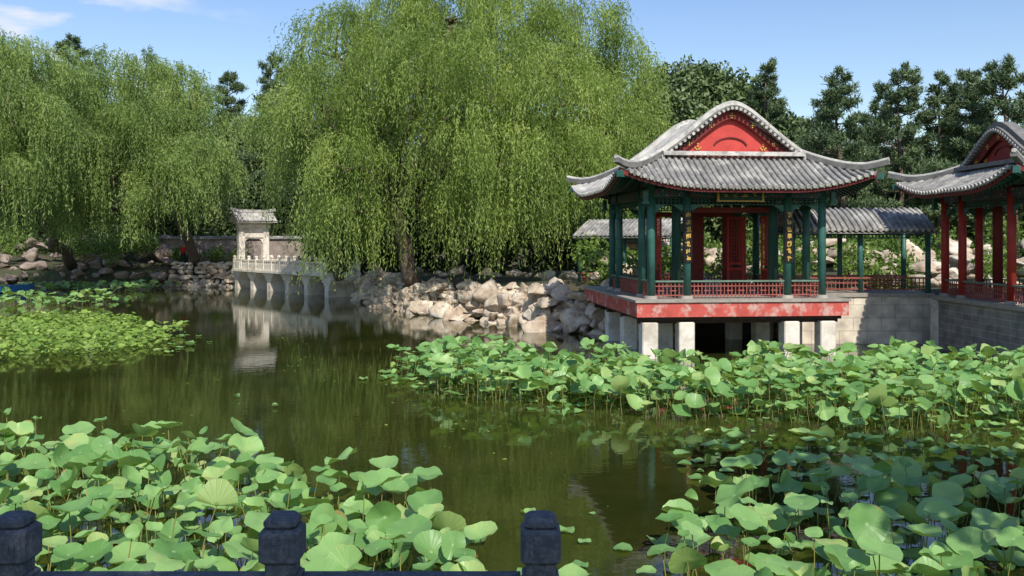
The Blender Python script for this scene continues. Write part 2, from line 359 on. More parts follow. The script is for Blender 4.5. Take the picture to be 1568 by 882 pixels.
# ------------------------------------------------------------ hip-and-gable building
PS = np.array([0,.25,.55,1.0,1.5,1.95,2.6,3.2,3.75]); PZ = np.array([7.18,7.13,6.95,6.60,6.20,5.88,5.44,5.08,4.80])
pc = np.polyfit(PS, PZ, 5)
def make_hall(g, H, ch, cin, vg, kz, ze, colmat, zf, inmat, m_ridge=m_ridge, m_gab=m_redgab):
    k = H/3.75
    def h(s): return ze+(np.polyval(pc, np.abs(s)/k)-4.80)*kz
    def lift(u, v):
        mn = np.minimum(np.abs(u),np.abs(v))/H; mxx = np.maximum(np.abs(u),np.abs(v))/H
        return .50*np.clip((mn-.3)/.7,0,1)**2.0*mxx**2
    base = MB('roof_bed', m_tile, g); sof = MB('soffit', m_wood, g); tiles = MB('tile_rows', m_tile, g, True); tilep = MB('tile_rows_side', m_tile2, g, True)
    ends = MB('tile_ends', m_tile2, g); drip = MB('drip_tiles', m_tgrey, g); raf = MB('rafters', m_greend, g); fas = MB('eave_fascia', m_redd, g)
    ns = 14
    for axis in (0,1):
        for sg in (-1,1):
            W = np.linspace(-H,H,41)
            if axis == 1: W = np.sort(np.concatenate([W,[-vg,vg]]))
            P = np.zeros((len(W), ns, 3))
            for i,wv in enumerate(W):
                st = (0 if abs(wv) <= vg else abs(wv)) if axis == 0 else max(vg, abs(wv))
                s = np.linspace(st, H, ns)
                u, v = (sg*s, np.full(ns,wv)) if axis == 0 else (np.full(ns,wv), sg*s)
                P[i] = np.stack([u, v, h(s)+lift(u,v)], -1)
            base.grid(P); Q = P.copy(); Q[...,2] -= .13; Q[...,:2] *= .99; sof.grid(Q)
            e = P[:,-1]; e1 = e.copy(); e1[:,2] -= .03; e2 = e.copy(); e2[:,2] -= .16; e2[:,:2] *= .993; e1[:,:2] *= .993
            fas.grid(np.stack([e1,e2],0))
            sp = .185; nt_ = int(2*H/sp); ws = (np.arange(nt_)-(nt_-1)/2)*sp
            for wv in ws:
                st = (0 if abs(wv) <= vg-.1 else abs(wv)) if axis == 0 else max(vg, abs(wv))
                if st > H-.15: continue
                nn = 9; s = np.linspace(st, H+.05, nn)
                u, v = (sg*s, np.full(nn,wv)) if axis == 0 else (np.full(nn,wv), sg*s)
                z = h(s)+lift(u,v)+.015+R.normal(0,.006)
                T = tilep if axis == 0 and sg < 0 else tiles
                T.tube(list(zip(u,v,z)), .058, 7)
                d = Vector((u[-1]-u[-2], v[-1]-v[-2], z[-1]-z[-2])).normalized()
                p = Vector((u[-1],v[-1],z[-1])); ends.tube([p-d*.02, p+d*.025], .062, 8)
                w2 = wv+sp/2
                if abs(w2) < H:
                    uu, vv = (sg*(H+.03), w2) if axis == 0 else (w2, sg*(H+.03)); zz = h(H)+float(lift(uu,vv))
                    t = (0,1) if axis == 0 else (1,0); q = .07
                    drip.add([(uu-t[0]*q,vv-t[1]*q,zz+.02),(uu+t[0]*q,vv+t[1]*q,zz+.02),(uu+t[0]*q*.5,vv+t[1]*q*.5,zz-.07),(uu,vv,zz-.10),(uu-t[0]*q*.5,vv-t[1]*q*.5,zz-.07)], [(0,1,2,3,4)])
            for wv in np.arange(-H+.15, H-.1, .2):
                w0 = np.clip(wv, -ch-.1, ch+.1)
                for (sa, sb, dz, wd) in ((ch-.1, H-.5, -.25, .09), (H-.75, H-.07, -.165, .075)):
                    wa = w0+(wv-w0)*(sa-ch)/(H-ch) if sa > ch else w0; wb_ = w0+(wv-w0)*(sb-ch)/(H-ch)
                    A = (sg*sa, wa) if axis == 0 else (wa, sg*sa); B = (sg*sb, wb_) if axis == 0 else (wb_, sg*sb)
                    raf.bar((A[0],A[1],float(h(sa)+lift(*A))+dz), (B[0],B[1],float(h(sb)+lift(*B))+dz), wd, wd)
    for m in (base,sof,tiles,tilep,ends,drip,raf,fas): m.done()
    gw = MB('gable_wall', m_gab, g); vb = MB('verge_ridge', m_ridge, g); bb = MB('bargeboard', m_redd, g); gd = MB('gable_gilding', m_gold, g); vt = MB('verge_tiles', m_tgrey, g)
    ve = MB('verge_tile_ends', m_tile2, g)
    U = np.linspace(-vg, vg, 41)
    for sg in (-1,1):
        top = np.stack([U, np.full(41, sg*(vg-.12)), h(U)-.10], -1); bot = top.copy(); bot[:,2] = h(vg)-.3
        gw.grid(np.stack([bot,top],0))
        Uv = np.linspace(-vg-.12, vg+.12, 41)
        vb.sweep([(a, sg*(vg-.06), float(h(a))+.16) for a in Uv], .34, .15)
        vt.sweep([(a, sg*(vg+.02), float(h(a))+.07) for a in Uv], .40, .05)
        vt.sweep([(a, sg*(vg+.10), float(h(a))+.02) for a in Uv], .16, .07)
        for a in np.linspace(-vg-.05, vg+.05, 34):
            ve.tube([(a, sg*(vg+.12), float(h(a))+.0), (a, sg*(vg+.25), float(h(a))+.0)], .047, 8)
        Ub = np.linspace(-vg+.02, vg-.02, 33)
        bb.sweep([(a, sg*(vg+.0), float(h(a))-.17) for a in Ub], .05, .24)
        for q in (-.62,-.3,0,.3,.62):
            a = q*vg; z = float(h(a))-.2
            for dx,dz in ((0,0),(.06,.0),(-.06,0),(0,.06),(0,-.06)):
                gd.tube([(a+dx,sg*(vg+.03),z+dz),(a+dx,sg*(vg+.05),z+dz)], .02, 8)
        z0 = float(h(vg))
        ar = [(vg*.25*math.cos(t), sg*(vg-.10), z0+.25+.32*math.sin(t)) for t in np.linspace(0.3,math.pi-.3,17)]
        bb.sweep(ar, .04, .04)
        for cx in (-vg*.48, vg*.48):
            for dx,dz in ((0,.05),(.08,0),(-.08,0),(.04,-.04),(-.04,-.04),(0,.12)):
                gd.tube([(cx+dx,sg*(vg-.1),z0+.26+dz),(cx+dx,sg*(vg-.085),z0+.26+dz)], .028, 6)
        vb.sweep([(-vg-.05, sg*(vg+.22), z0+.06),(vg+.05, sg*(vg+.22), z0+.06)], .18, .12)
        for su in (-1,1):
            pts = []
            for t in np.linspace(0,1,9):
                s = vg+.05+(H-vg+.08)*t; pts.append((su*s, sg*s, float(h(min(s,H))+lift(min(s,H),min(s,H)))+.09+.10*t**5))
            vt.sweep(pts, .16, .13)
            ve.tube([(p[0],p[1],p[2]+.09) for p in pts], .06, 8)
    for m in (gw,vb,bb,gd,vt,ve): m.done()
    cb_ = MB('corner_beams', m_green, g)
    for su in (-1,1):
        for sv in (-1,1):
            cb_.bar((su*ch,sv*ch,float(h(ch))-.32),(su*(H+.02),sv*(H+.02),float(h(H)+lift(H,H))-.17), .14,.18)
            cb_.box((su*(ch+.22),sv*(ch+.22),ze-.24),(.13,.13,.3)); cb_.box((su*(ch+.22),sv*(ch+.22),ze-.42),(.19,.19,.07))
    cb_.done()
    cm = MB('columns', colmat, g, True); cbz = MB('column_bases', m_deck, g); zt = float(h(ch))-.3
    pos = [(a,b) for a in (-ch,-cin,cin,ch) for b in (-ch,-cin,cin,ch) if abs(a) == ch or abs(b) == ch]
    for (x,y) in pos:
        cm.tube([(x,y,zf),(x,y,zt)], .115, 16, True); cbz.tube([(x,y,zf),(x,y,zf+.09)], [.19,.15], 16)
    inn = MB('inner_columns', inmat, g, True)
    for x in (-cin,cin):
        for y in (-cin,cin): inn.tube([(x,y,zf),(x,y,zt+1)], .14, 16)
    inn.done(); cm.done(); cbz.done()
    bt = float(ze)-.12
    bm_ = MB('painted_beams', m_paint, g); lat = MB('hanging_lattice', m_greend, g); rl = MB('railing', m_rail, g); brk = MB('brackets', m_green, g); rg = MB('railing_top', m_railg, g)
    for sg in (-1,1):
        bm_.box((0,sg*ch,bt),(2*ch+.3,.16,.24)); bm_.box((sg*ch,0,bt),(.16,2*ch-.17,.24))
        bm_.box((0,sg*(ch-.003),bt+.3),(2*ch+.5,.2,.2)); bm_.box((sg*(ch-.003),0,bt+.3),(.2,2*ch-.22,.2))
    segs = [(-ch,-cin),(-cin,cin),(cin,ch)]
    for ax in (0,1):
        for sg in (-1,1):
            for (a,b) in segs:
                def pt(t, z): return (t, sg*ch, z) if ax == 0 else (sg*ch, t, z)
                a_, b_ = a+.11, b-.11
                for z in (bt-.16, bt-.24, bt-.33): lat.bar(pt(a_,z), pt(b_,z), .035, .025)
                n = max(2,int((b_-a_)/.11))
                for i in range(n+1):
                    t = a_+(b_-a_)*i/n
                    lat.bar(pt(t,bt-.14), pt(t+.001,bt-.34), .022,.03)
                for e,dr in ((a_,1),(b_,-1)):
                    x0 = e; vs = [pt(x0,bt-.34),pt(x0+dr*.32,bt-.34),pt(x0+dr*.2,bt-.42),pt(x0+dr*.08,bt-.5),pt(x0,bt-.62)]
                    q = np.array(vs); nn = np.array([0,.02,0]) if ax == 0 else np.array([.02,0,0])
                    brk.add(list(q-nn)+list(q+nn), [(0,1,2,3,4),(9,8,7,6,5)]+[(i,(i+1)%5,5+(i+1)%5,5+i) for i in range(5)])
                z0 = zf+.10; z1 = zf+.50
                rg.bar(pt(a_,z1), pt(b_,z1), .11,.045)
                for z in (z0, z1-.14): rl.bar(pt(a_,z), pt(b_,z), .05,.03)
                for i in range(n+1):
                    t = a_+(b_-a_)*i/n; rl.bar(pt(t,z0-.08), pt(t+.0005,z1-.02), .02,.026)
                for i in range(n):
                    if i%3 == 1:
                        t = a_+(b_-a_)*(i+.5)/n; rl.bar(pt(t-.1,z0+.13), pt(t+.1,z0+.13), .03,.03)
    for m in (bm_,lat,rl,brk,rg): m.done()

pv = empty('lakeside_pavilion', (6.25,28.2,0), rad(6))
make_hall(pv, 3.75, 2.55, 1.5, 2.08, 1.0, 4.82, m_green, 1.66, m_greend)
d = MB('deck_slab', m_deck, pv); d.box((0,.9,1.625),(6.3,8.1,.07)); d.done()
d = MB('deck_fascia', m_redfas, pv); d.box((0,.9,1.385),(6.2,8.0,.41)); d.done()
d = MB('deck_underside', m_wood, pv); d.box((0,.9,1.13),(5.9,7.7,.1))
for y in (-2.6,-.5,1.6,3.6): d.box((0,y,1.03),(5.9,.25,.12))
d.done()
d = MB('stone_piers', m_white, pv)
for y in (-2.75,-.5,1.8):
    for x in (-2.7,-1.6,1.5,2.55): d.cbox((x+R.uniform(-.03,.03),y,.02),(.46,.46,2.0),.03)
d.done()
d = MB('couplet_boards', m_black, pv); gl = MB('couplet_characters', m_gold, pv)
for x in (-1.5,1.5):
    th = np.linspace(-1.15,1.15,9); r = .15
    P = np.array([[(x+r*math.sin(t)*1.05, -2.55-r*math.cos(t), z) for t in th] for z in (2.7,4.2)]); d.grid(P)
    P2 = np.array([[(x+(r-.02)*math.sin(t)*1.05, -2.55-(r-.02)*math.cos(t), z) for t in th] for z in (2.7,4.2)]); d.grid(P2)
    for k in range(7):
        zc = 4.08-k*.21
        for j in range(8):
            dx = R.uniform(-.06,.06); dz = R.uniform(-.07,.07); L = R.uniform(.04,.08)
            if R.rand() < .55: gl.box((x+dx*.6,-2.55-r-.004,zc+dz),(L*1.5,.012,.022))
            else: gl.box((x+dx,-2.55-r-.0055,zc+dz*.5),(.022,.012,L*1.6))
d.done(); gl.done()
d = MB('name_plaque', m_greend, pv); d.box((0,-2.78,4.66),(1.25,.05,.36)); d.done()
d = MB('plaque_frame', m_gold, pv)
for z in (4.46,4.86): d.box((0,-2.80,z),(1.4,.08,.04))
for x in (-.66,.66): d.box((x,-2.803,4.66),(.05,.08,.36))
for k in range(4):
    for j in range(5): d.box((-.42+k*.28+R.uniform(-.05,.05),-2.81,4.66+R.uniform(-.08,.08)),(R.uniform(.03,.12),.012,.02))
d.done()
dd = MB('lattice_doors', m_red, pv); dk = MB('lattice_door_panels', m_redd, pv)
def door(g1, g2, x, y, rz, wd, z0, z1):
    ca, sa = math.cos(rz), math.sin(rz)
    def B(m, lx, lz, w_, h_, t): m.box((x+lx*ca, y+lx*sa, lz), (w_, t, h_), rz)
    B(g1, -wd/2+.03, (z0+z1)/2, .06, z1-z0, .05); B(g1, wd/2-.03, (z0+z1)/2, .06, z1-z0, .05)
    for z in (z0+.04, z0+.75, z0+.92, z1-.04): B(g1, 0, z, wd-.12, .07, .045)
    B(g2, 0, z0+.4, wd-.12, .66, .02)
    for i in range(1,5): B(g1, -wd/2+.06+(wd-.12)*i/5, (z0+.95+z1-.08)/2, .014, z1-.08-z0-.95, .02)
    n = 12
    for i in range(1,n): B(g1, 0, z0+.95+(z1-z0-1.03)*i/n, wd-.12, .014, .016)
door(dd, dk, .95, .2, rad(12), .6, 1.68, 4.1)
dk.box((.05,1.5,2.9),(.55,.06,2.44)); dk.box((1.2,1.5,2.9),(.45,.06,2.44))
door(dd, dk, -1.5, .5, rad(90), .62, 1.68, 4.1); door(dd, dk, 1.5, 1.1, rad(90), .62, 1.68, 4.1); door(dd, dk, 1.5, -.9, rad(90), .62, 1.68, 4.1)
dk.box((0,1.5,4.2),(3,.1,.16)); dk.box((0,-1.5,4.25),(3,.1,.16))
dd.done(); dk.done()

hl = empty('garden_hall', (15.75,25.1,0), rad(-90))
m_gab2 = M('gable_red_dark', (.34,.05,.04), (.22,.035,.03), 3, .7, .2, .01)  # deeper red than the pavilion gable
make_hall(hl, 3.45, 2.35, 1.3, 1.95, .72, 4.74, m_red, 1.62, m_redd, m_tgrey, m_gab2)
d = MB('platform', m_brick, hl); d.box((0,.6,.35),(5.3,6.2,2.3)); d.done()
d = MB('platform_coping', m_deck, hl); d.box((0,.6,1.56),(5.5,6.4,.12)); d.done()
d = MB('platform_quoins', m_white, hl)
for x in (-2.62,2.62): d.box((x,-2.47,.35),(.3,.3,2.28))
d.done()
dd = MB('lattice_doors', m_redd, hl); dk = MB('lattice_door_panels', m_wood, hl)
for i in range(4): door(dd, dk, 1.3, -1+i*.66, rad(90), .62, 1.66, 4.1); door(dd, dk, -1+i*.66, 1.3, 0, .62, 1.66, 4.1)
dd.done(); dk.done()

def corridor(name, x0, y0, L, rz, zf, ze, hr, base_mat=None, bay=1.9):
    g = empty(name, (x0,y0,0), rz)
    hy = 1.35
    ss = np.linspace(-hy,hy,15); zz = ze+hr*(1-(np.abs(ss)/hy)**1.25)
    b = MB('roof_bed', m_tile, g); b.grid(np.array([[(x,s,z) for s,z in zip(ss,zz)] for x in (0,L)])); b.grid(np.array([[(x,s,z-.1) for s,z in zip(ss,zz)] for x in (0,L)])); b.done()
    t = MB('tile_rows', m_tile, g, True); n = int(L/.185); e = MB('tile_ends', m_tile2, g)
    for i in range(n):
        x = (i+.5)*L/n; t.tube([(x,s,z+.015) for s,z in zip(ss,zz)], .056, 6)
        for s in (-1,1): e.tube([(x,s*hy,ze+.015),(x,s*(hy+.03),ze+.005)], .062, 8)
    t.done(); e.done()
    c = MB('columns', m_green, g, True); nb = max(1,round(L/bay)); r = MB('railing', m_rail, g); p = MB('painted_beams', m_paint, g); la = MB('hanging_lattice', m_green, g)
    for sy in (-.9,.9):
        for i in range(nb+1):
            x = .1+(L-.2)*i/nb; c.tube([(x,sy,zf),(x,sy,ze+.15)], .085, 12)
        p.box((L/2,sy,ze+.03),(L,.12,.2)); r.box((L/2,sy,zf+.48),(L,.16,.05)); r.box((L/2,sy,zf+.12),(L,.05,.04)); r.box((L/2,sy,zf+.32),(L,.04,.04))
        for k in range(int(L/.13)): r.box((k*.13+.06,sy,zf+.28),(.025,.032,.42))
        la.box((L/2,sy,ze-.12),(L,.04,.03)); la.box((L/2,sy,ze-.24),(L,.04,.03))
        for k in range(int(L/.12)): la.box((k*.12+.06,sy,ze-.18),(.022,.03,.12))
    for m in (c,r,p,la): m.done()
    f = MB('floor', m_deck, g); f.box((L/2,0,zf-.06),(L,2.3,.12)); f.done()
    if base_mat:
        f = MB('base_wall', base_mat, g); f.box((L/2,0,zf/2-.4),(L,2.2,zf+.68)); f.done()
    return g
corridor('covered_corridor', 9.0, 29.7, 4.6, 0, 1.64, 3.66, .72, m_block)
corridor('covered_corridor', 3.3, 38.2, 4.4, rad(-35), 1.5, 3.55, .65, m_rock)

# ------------------------------------------------------------ stone bridge and gate
L = 13.8; br = empty('stone_bridge', (-18.9,63.7,-.30), math.atan2(-10.6,8.8))
d = MB('deck', m_white, br); d.box((L/2,0,1.62),(L,2.4,.24)); d.box((L/2,-1.22,1.6),(L,.1,.14)); d.done()
d = MB('piers', m_white, br)
for i in range(6):
    x = .2+i*(L-.4)/5; d.box((x,0,.4),(.5,2.0,1.9)); d.box((x,0,1.41),(1.5,2.1,.18)); d.box((x,0,1.23),(1.1,2.05,.18)); d.box((x,0,1.06),(.75,2.02,.16))
d.done()
d = MB('balustrade', m_white, br)
for sy in (-1.1,1.1):
    n = 11
    for i in range(n+1):
        x = .15+i*(L-.3)/n; d.cbox((x,sy,2.05),(.2,.2,.75),.02); d.box((x,sy,2.45),(.14,.14,.06)); d.cbox((x,sy,2.55),(.2,.2,.16),.04)
        if i < n:
            xm = x+(L-.3)/n/2; w_ = (L-.3)/n-.2
            d.box((xm,sy,2.32),(w_,.14,.1)); d.box((xm,sy,1.9),(w_,.1,.36))
            for q in (-.3,0,.3): d.box((xm+q,sy,2.18),(.1,.08,.2))
d.done()
gt = empty('stone_archway', (-18.4,63.1,-.1), math.atan2(-10.6,8.8))
d = MB('pillars', m_white, gt)
for y in (-.9,.9):
    d.cbox((0,y,3.0),(.44,.44,3.2),.03); d.cbox((0,y,1.75),(.8,.6,.6),.05); d.cbox((.45,y,2.2),(.28,.2,.6),.08); d.cbox((-.45,y,2.2),(.28,.2,.6),.08)
    s_ = -1 if y > 0 else 1
    d.add([(-.08,y+s_*.2,3.7),(-.08,y+s_*.65,3.7),(-.08,y+s_*.35,3.52),(-.08,y+s_*.2,3.2),(.08,y+s_*.2,3.7),(.08,y+s_*.65,3.7),(.08,y+s_*.35,3.52),(.08,y+s_*.2,3.2)], [(0,1,2,3),(7,6,5,4),(0,4,5,1),(1,5,6,2),(2,6,7,3)])
d.box((0,0,3.85),(.34,1.36,.3)); d.box((0,0,4.18),(.2,1.36,.34)); d.box((0,0,4.5),(.4,2.4,.26)); d.box((0,0,4.72),(.6,2.6,.14)); d.done()
d = MB('tiled_roof', m_tile2, gt)
ss = np.linspace(-.8,.8,9); zz = 4.86+.62*(1-np.abs(ss)/.8)**1.3
d.grid(np.array([[(s,y,z) for s,z in zip(ss,zz)] for y in (-1.5,1.5)])); d.grid(np.array([[(s,y,z-.1) for s,z in zip(ss,zz)] for y in (-1.5,1.5)]))
for y in np.arange(-1.45,1.5,.19): d.tube([(s,y,z+.02) for s,z in zip(ss,zz)], .05, 6)
d.sweep([(0,-1.65,5.7),(0,-1.0,5.57),(0,1.0,5.57),(0,1.65,5.7)], .18,.2); d.done()

m_wallp = blockmat('plastered_wall', (.34,.27,.24), (.30,.25,.22), (.24,.2,.18), 1.4, .6)
gwall = empty('garden_wall', (-27.5,68.5,0), rad(2))
d = MB('masonry', m_wallp, gwall); d.box((6,0,2.5),(12,.4,2.0)); d.done()
d = MB('coping', m_tile, gwall); d.box((6,0,3.56),(12.2,.7,.12)); d.box((6,0,3.68),(12.2,.4,.12)); d.done()

# ------------------------------------------------------------ foreground stone railing
ra = empty('stone_railing', (0,3.6,0), 0)
d = MB('posts', m_post, ra)
for x in (-3.1,-2.02,-.93,.115):
    d.cbox((x,0,1.68),(.15,.15,.56),.01); d.cbox((x,0,1.985),(.12,.12,.07),.012); d.cbox((x,0,2.08),(.16,.16,.14),.014); d.cbox((x,0,2.17),(.13,.13,.05),.016)
    d.box((x,-.081,2.08),(.09,.006,.07)); d.box((x,-.085,2.08),(.05,.006,.035)); d.box((x,-.077,1.8),(.1,.006,.22))
d.done()
d = MB('rails', m_post, ra)
for a,b in ((-3.1,-2.02),(-2.02,-.93),(-.93,.115)):
    d.box(((a+b)/2,0,1.915),(b-a-.16,.10,.06)); d.box(((a+b)/2,0,1.62),(b-a-.16,.06,.34))
d.done()
tr = MB('terrace_wall', m_brick); tr.box((0,3.9,.1),(60,.9,2.6)); tr.done()

# ------------------------------------------------------------ lotus
def lotusmat(name, dark, light, back, rough=.42):
    m, nt, b = newmat(name)
    at = nt.nodes.new('ShaderNodeAttribute'); at.attribute_name = 'rnd'
    uv = nt.nodes.new('ShaderNodeUVMap'); sp = nt.nodes.new('ShaderNodeSeparateXYZ'); nt.links.new(uv.outputs[0], sp.inputs[0])
    def mth(op, a, b_=None, c=None):
        n = nt.nodes.new('ShaderNodeMath'); n.operation = op
        for i,x in enumerate((a,b_,c)):
            if x is None: continue
            if isinstance(x,(int,float)): n.inputs[i].default_value = x
            else: nt.links.new(x, n.inputs[i])
        return n.outputs[0]
    ang = mth('ARCTAN2', sp.outputs[1], sp.outputs[0])
    c = mth('ABSOLUTE', mth('SINE', mth('MULTIPLY', ang, 9.5)))
    vein = mth('POWER', mth('SUBTRACT', 1, c), 8)
    rr = mth('SQRT', mth('ADD', mth('POWER', sp.outputs[0], 2), mth('POWER', sp.outputs[1], 2)))
    cen = mth('LESS_THAN', rr, .09)
    tc = nt.nodes.new('ShaderNodeTexCoord'); n = nt.nodes.new('ShaderNodeTexNoise'); n.inputs['Scale'].default_value = 7; n.inputs['Detail'].default_value = 6
    nt.links.new(tc.outputs['Object'], n.inputs['Vector'])
    f = mth('ADD', mth('MULTIPLY', at.outputs['Fac'], .85), mth('MULTIPLY', n.outputs['Fac'], .4))
    r = ramp(nt, [(0.1, dark), (.8, light), (1.0, (.50,.54,.18))]); nt.links.new(mth('SUBTRACT', f, .05), r.inputs[0])
    mx = nt.nodes.new('ShaderNodeMixRGB'); nt.links.new(mth('MULTIPLY', mth('MAXIMUM', mth('MULTIPLY', vein, .5), cen), .8), mx.inputs[0])
    nt.links.new(r.outputs[0], mx.inputs[1]); mx.inputs[2].default_value = (.38,.54,.23,1)
    n3 = nt.nodes.new('ShaderNodeTexNoise'); n3.inputs['Scale'].default_value = 4; n3.inputs['Detail'].default_value = 6
    nt.links.new(tc.outputs['Object'], n3.inputs['Vector'])
    rim = mth('GREATER_THAN', mth('ADD', mth('MULTIPLY', rr, .4), mth('MULTIPLY', n3.outputs['Fac'], .6)), .77)
    mr = nt.nodes.new('ShaderNodeMixRGB'); nt.links.new(rim, mr.inputs[0]); nt.links.new(mx.outputs[0], mr.inputs[1]); mr.inputs[2].default_value = (.32,.26,.08,1)
    ge = nt.nodes.new('ShaderNodeNewGeometry'); mb = nt.nodes.new('ShaderNodeMixRGB'); nt.links.new(ge.outputs['Backfacing'], mb.inputs[0])
    nt.links.new(mr.outputs[0], mb.inputs[1]); mb.inputs[2].default_value = (*back,1)
    nt.links.new(mb.outputs[0], b.inputs['Base Color']); b.inputs['Roughness'].default_value = rough; b.inputs['Specular IOR Level'].default_value = .45
    bp = nt.nodes.new('ShaderNodeBump'); bp.inputs['Strength'].default_value = .4; bp.inputs['Distance'].default_value = .012
    nt.links.new(mth('ADD', mth('MULTIPLY', vein, -1), n.outputs['Fac']), bp.inputs['Height']); nt.links.new(bp.outputs[0], b.inputs['Normal'])
    t = nt.nodes.new('ShaderNodeBsdfTranslucent'); ms = nt.nodes.new('ShaderNodeMixShader'); ms.inputs[0].default_value = .28
    t.inputs[0].default_value = (.38,.56,.07,1)
    nt.links.new(b.outputs[0], ms.inputs[1]); nt.links.new(t.outputs[0], ms.inputs[2]); nt.links.new(ms.outputs[0], nt.nodes['Material Output'].inputs[0])
    return m
m_lotus = lotusmat('lotus_leaf', (.10,.25,.06), (.30,.50,.16), (.31,.43,.13))
m_lily = lotusmat('pond_plant_leaf', (.10,.19,.02), (.27,.40,.06), (.25,.34,.08), .55)
m_stem = M('lotus_stem', (.20,.26,.06), (.30,.24,.08), 3, .6, 0)
def scatter(poly, n, md, seed, edge=.0):
    rs = np.random.RandomState(seed); p = np.array(poly,float); lo, hi = p.min(0), p.max(0)
    C = rs.uniform(lo, hi, (n*7,2)); s = sdist(C[:,0], C[:,1], p)
    wob = .5*np.sin(C[:,0]*1.7)+.4*np.sin(C[:,1]*2.3+C[:,0])
    C = C[(s+wob*edge) < 0]; keep = []
    from collections import defaultdict
    hsh = defaultdict(list)
    for c in C:
        k = (int(c[0]//md), int(c[1]//md)); ok = True
        for i in (-1,0,1):
            for j in (-1,0,1):
                for q in hsh[(k[0]+i,k[1]+j)]:
                    if (q[0]-c[0])**2+(q[1]-c[1])**2 < md*md: ok = False; break
        if ok: hsh[k].append(c); keep.append(c)
        if len(keep) >= n: break
    return np.array(keep)
def lotus(name, C, rmin, rmax, hmin, hmax, nseg, rings, seed, mat, tilt=16, stem=True, upright=.06):
    rs = np.random.RandomState(seed); N = len(C)
    th = np.arange(nseg)*2*np.pi/nseg
    tr_, tt = [0.], [0.]
    for r in rings:
        for t in th: tr_.append(r); tt.append(t)
    r0 = np.array(tr_)[None]; t0 = np.array(tt)[None]; nv = len(tr_)
    rad_ = rs.uniform(rmin, rmax, N)*rs.choice([.5,.75,1,1,1.25], N); ph = rs.uniform(0,6.28,(N,3))
    a = rs.uniform(-.08,.38,N)[:,None]; bb = rs.uniform(.05,.2,N)[:,None]; kk = rs.choice([2,3,4],N)[:,None]
    z = a*r0**2+bb*r0**2*np.sin(kk*t0+ph[:,:1])+.035*r0**3*np.sin(7*t0+ph[:,1:2])-.08*np.exp(-(r0/.2)**2)
    fold = np.where(rs.rand(N) < .22, rs.uniform(.3,.9,N), 0)[:,None]
    re = r0*(1+.05*np.sin(kk*t0+ph[:,2:])*(r0 > .9)+.02*np.sin(9*t0+ph[:,:1])*(r0 > .9))
    x = re*np.cos(t0); y = re*np.sin(t0)
    z = z+fold*np.abs(y)*.9; y = y*(1-fold*.45)
    Lc = np.stack([x,y,z],-1)*rad_[:,None,None]
    up = rs.rand(N) < upright
    ang = np.abs(rs.normal(0,rad(tilt),N)); ang = np.where(up, rs.uniform(rad(45),rad(80),N), ang); az = rs.uniform(0,6.28,N)
    nrm = np.stack([np.sin(ang)*np.cos(az), np.sin(ang)*np.sin(az)-.12, np.cos(ang)],-1); nrm = unit(nrm)
    hh = hmin+(hmax-hmin)*rs.beta(1.5,1.5,N)
    if hmax < .06: nrm = unit(nrm*[.05,.05,1])
    sx = unit(np.cross(unit(rs.normal(size=(N,3))), nrm)); sy = np.cross(nrm, sx)
    Wd = Lc[...,0:1]*sx[:,None]+Lc[...,1:2]*sy[:,None]+Lc[...,2:3]*nrm[:,None]
    cen = np.stack([C[:,0],C[:,1],hh],-1); Wd = Wd+cen[:,None]
    if hmax >= .06: Wd[...,2] = np.maximum(Wd[...,2], .01)
    V = Wd.reshape(-1,3); off = (np.arange(N)*nv)[:,None,None]
    tri = np.array([[0,1+i,1+(i+1)%nseg] for i in range(nseg)]); T = (tri[None]+off).reshape(-1,3)
    q = []
    for k in range(len(rings)-1):
        o = 1+k*nseg
        q += [[o+i, o+nseg+i, o+nseg+(i+1)%nseg, o+(i+1)%nseg] for i in range(nseg)]
    Fs = [T]; rn = rs.rand(N)*.9; rnd = [np.repeat(rn, nseg)]; mi = [np.zeros(len(T))]
    if q:
        Q = (np.array(q)[None]+off).reshape(-1,4); Fs.append(Q); rnd.append(np.repeat(rn, len(q))); mi.append(np.zeros(len(Q)))
    uv = np.tile(np.stack([(r0*np.cos(t0))[0],(r0*np.sin(t0))[0]],-1), (N,1))
    if stem:
        dn = rs.normal(0,.12,(N,2))*hh[:,None]*1.2
        b0 = np.stack([C[:,0]+dn[:,0],C[:,1]+dn[:,1],np.full(N,-.1)],-1); mid = (b0+cen)/2; mid[:,:2] += rs.normal(0,.03,(N,2))
        tri3 = np.array([[math.cos(k*2.094),math.sin(k*2.094),0] for k in range(3)])*.0065
        S = np.stack([b0,mid,cen-nrm*.08*rad_[:,None]],1)[:,:,None,:]+tri3[None,None]
        so_ = len(V); V = np.concatenate([V, S.reshape(-1,3)]); uv = np.concatenate([uv, np.full((N*9,2),.5)])
        sq = np.array([[l*3+i, l*3+(i+1)%3, l*3+3+(i+1)%3, l*3+3+i] for l in range(2) for i in range(3)])
        SQ = (sq[None]+so_+(np.arange(N)*9)[:,None,None]).reshape(-1,4); Fs.append(SQ); rnd.append(np.zeros(len(SQ))); mi.append(np.ones(len(SQ)))
    return fastmesh(name, V, Fs, [mat, m_stem], np.concatenate(rnd), np.concatenate(mi), uv, smooth=True)
A = [(-10,13.7),(-8.3,13.5),(-6.1,13.3),(-3.9,12.7),(-2.5,11.4),(-1.6,10.1),(-.8,8.8),(-.35,7.6),(-.1,5.5),(-10,5.5)]
B = [(.8,8.6),(1.8,9.3),(3.0,10.9),(4.57,11.6),(5.86,11.3),(7,10.3),(8.5,11),(8.5,5.5),(.3,5.5)]
Cc = [(-3.2,22.8),(-2.6,24.2),(1.5,22.8),(2.6,21.2),(5,20.8),(6.2,22.6),(12.5,22),(15,21.6),(15,15.2),(8.2,15.4),(3.6,16.6),(0,18),(-1.8,19.8),(-3,21.5)]
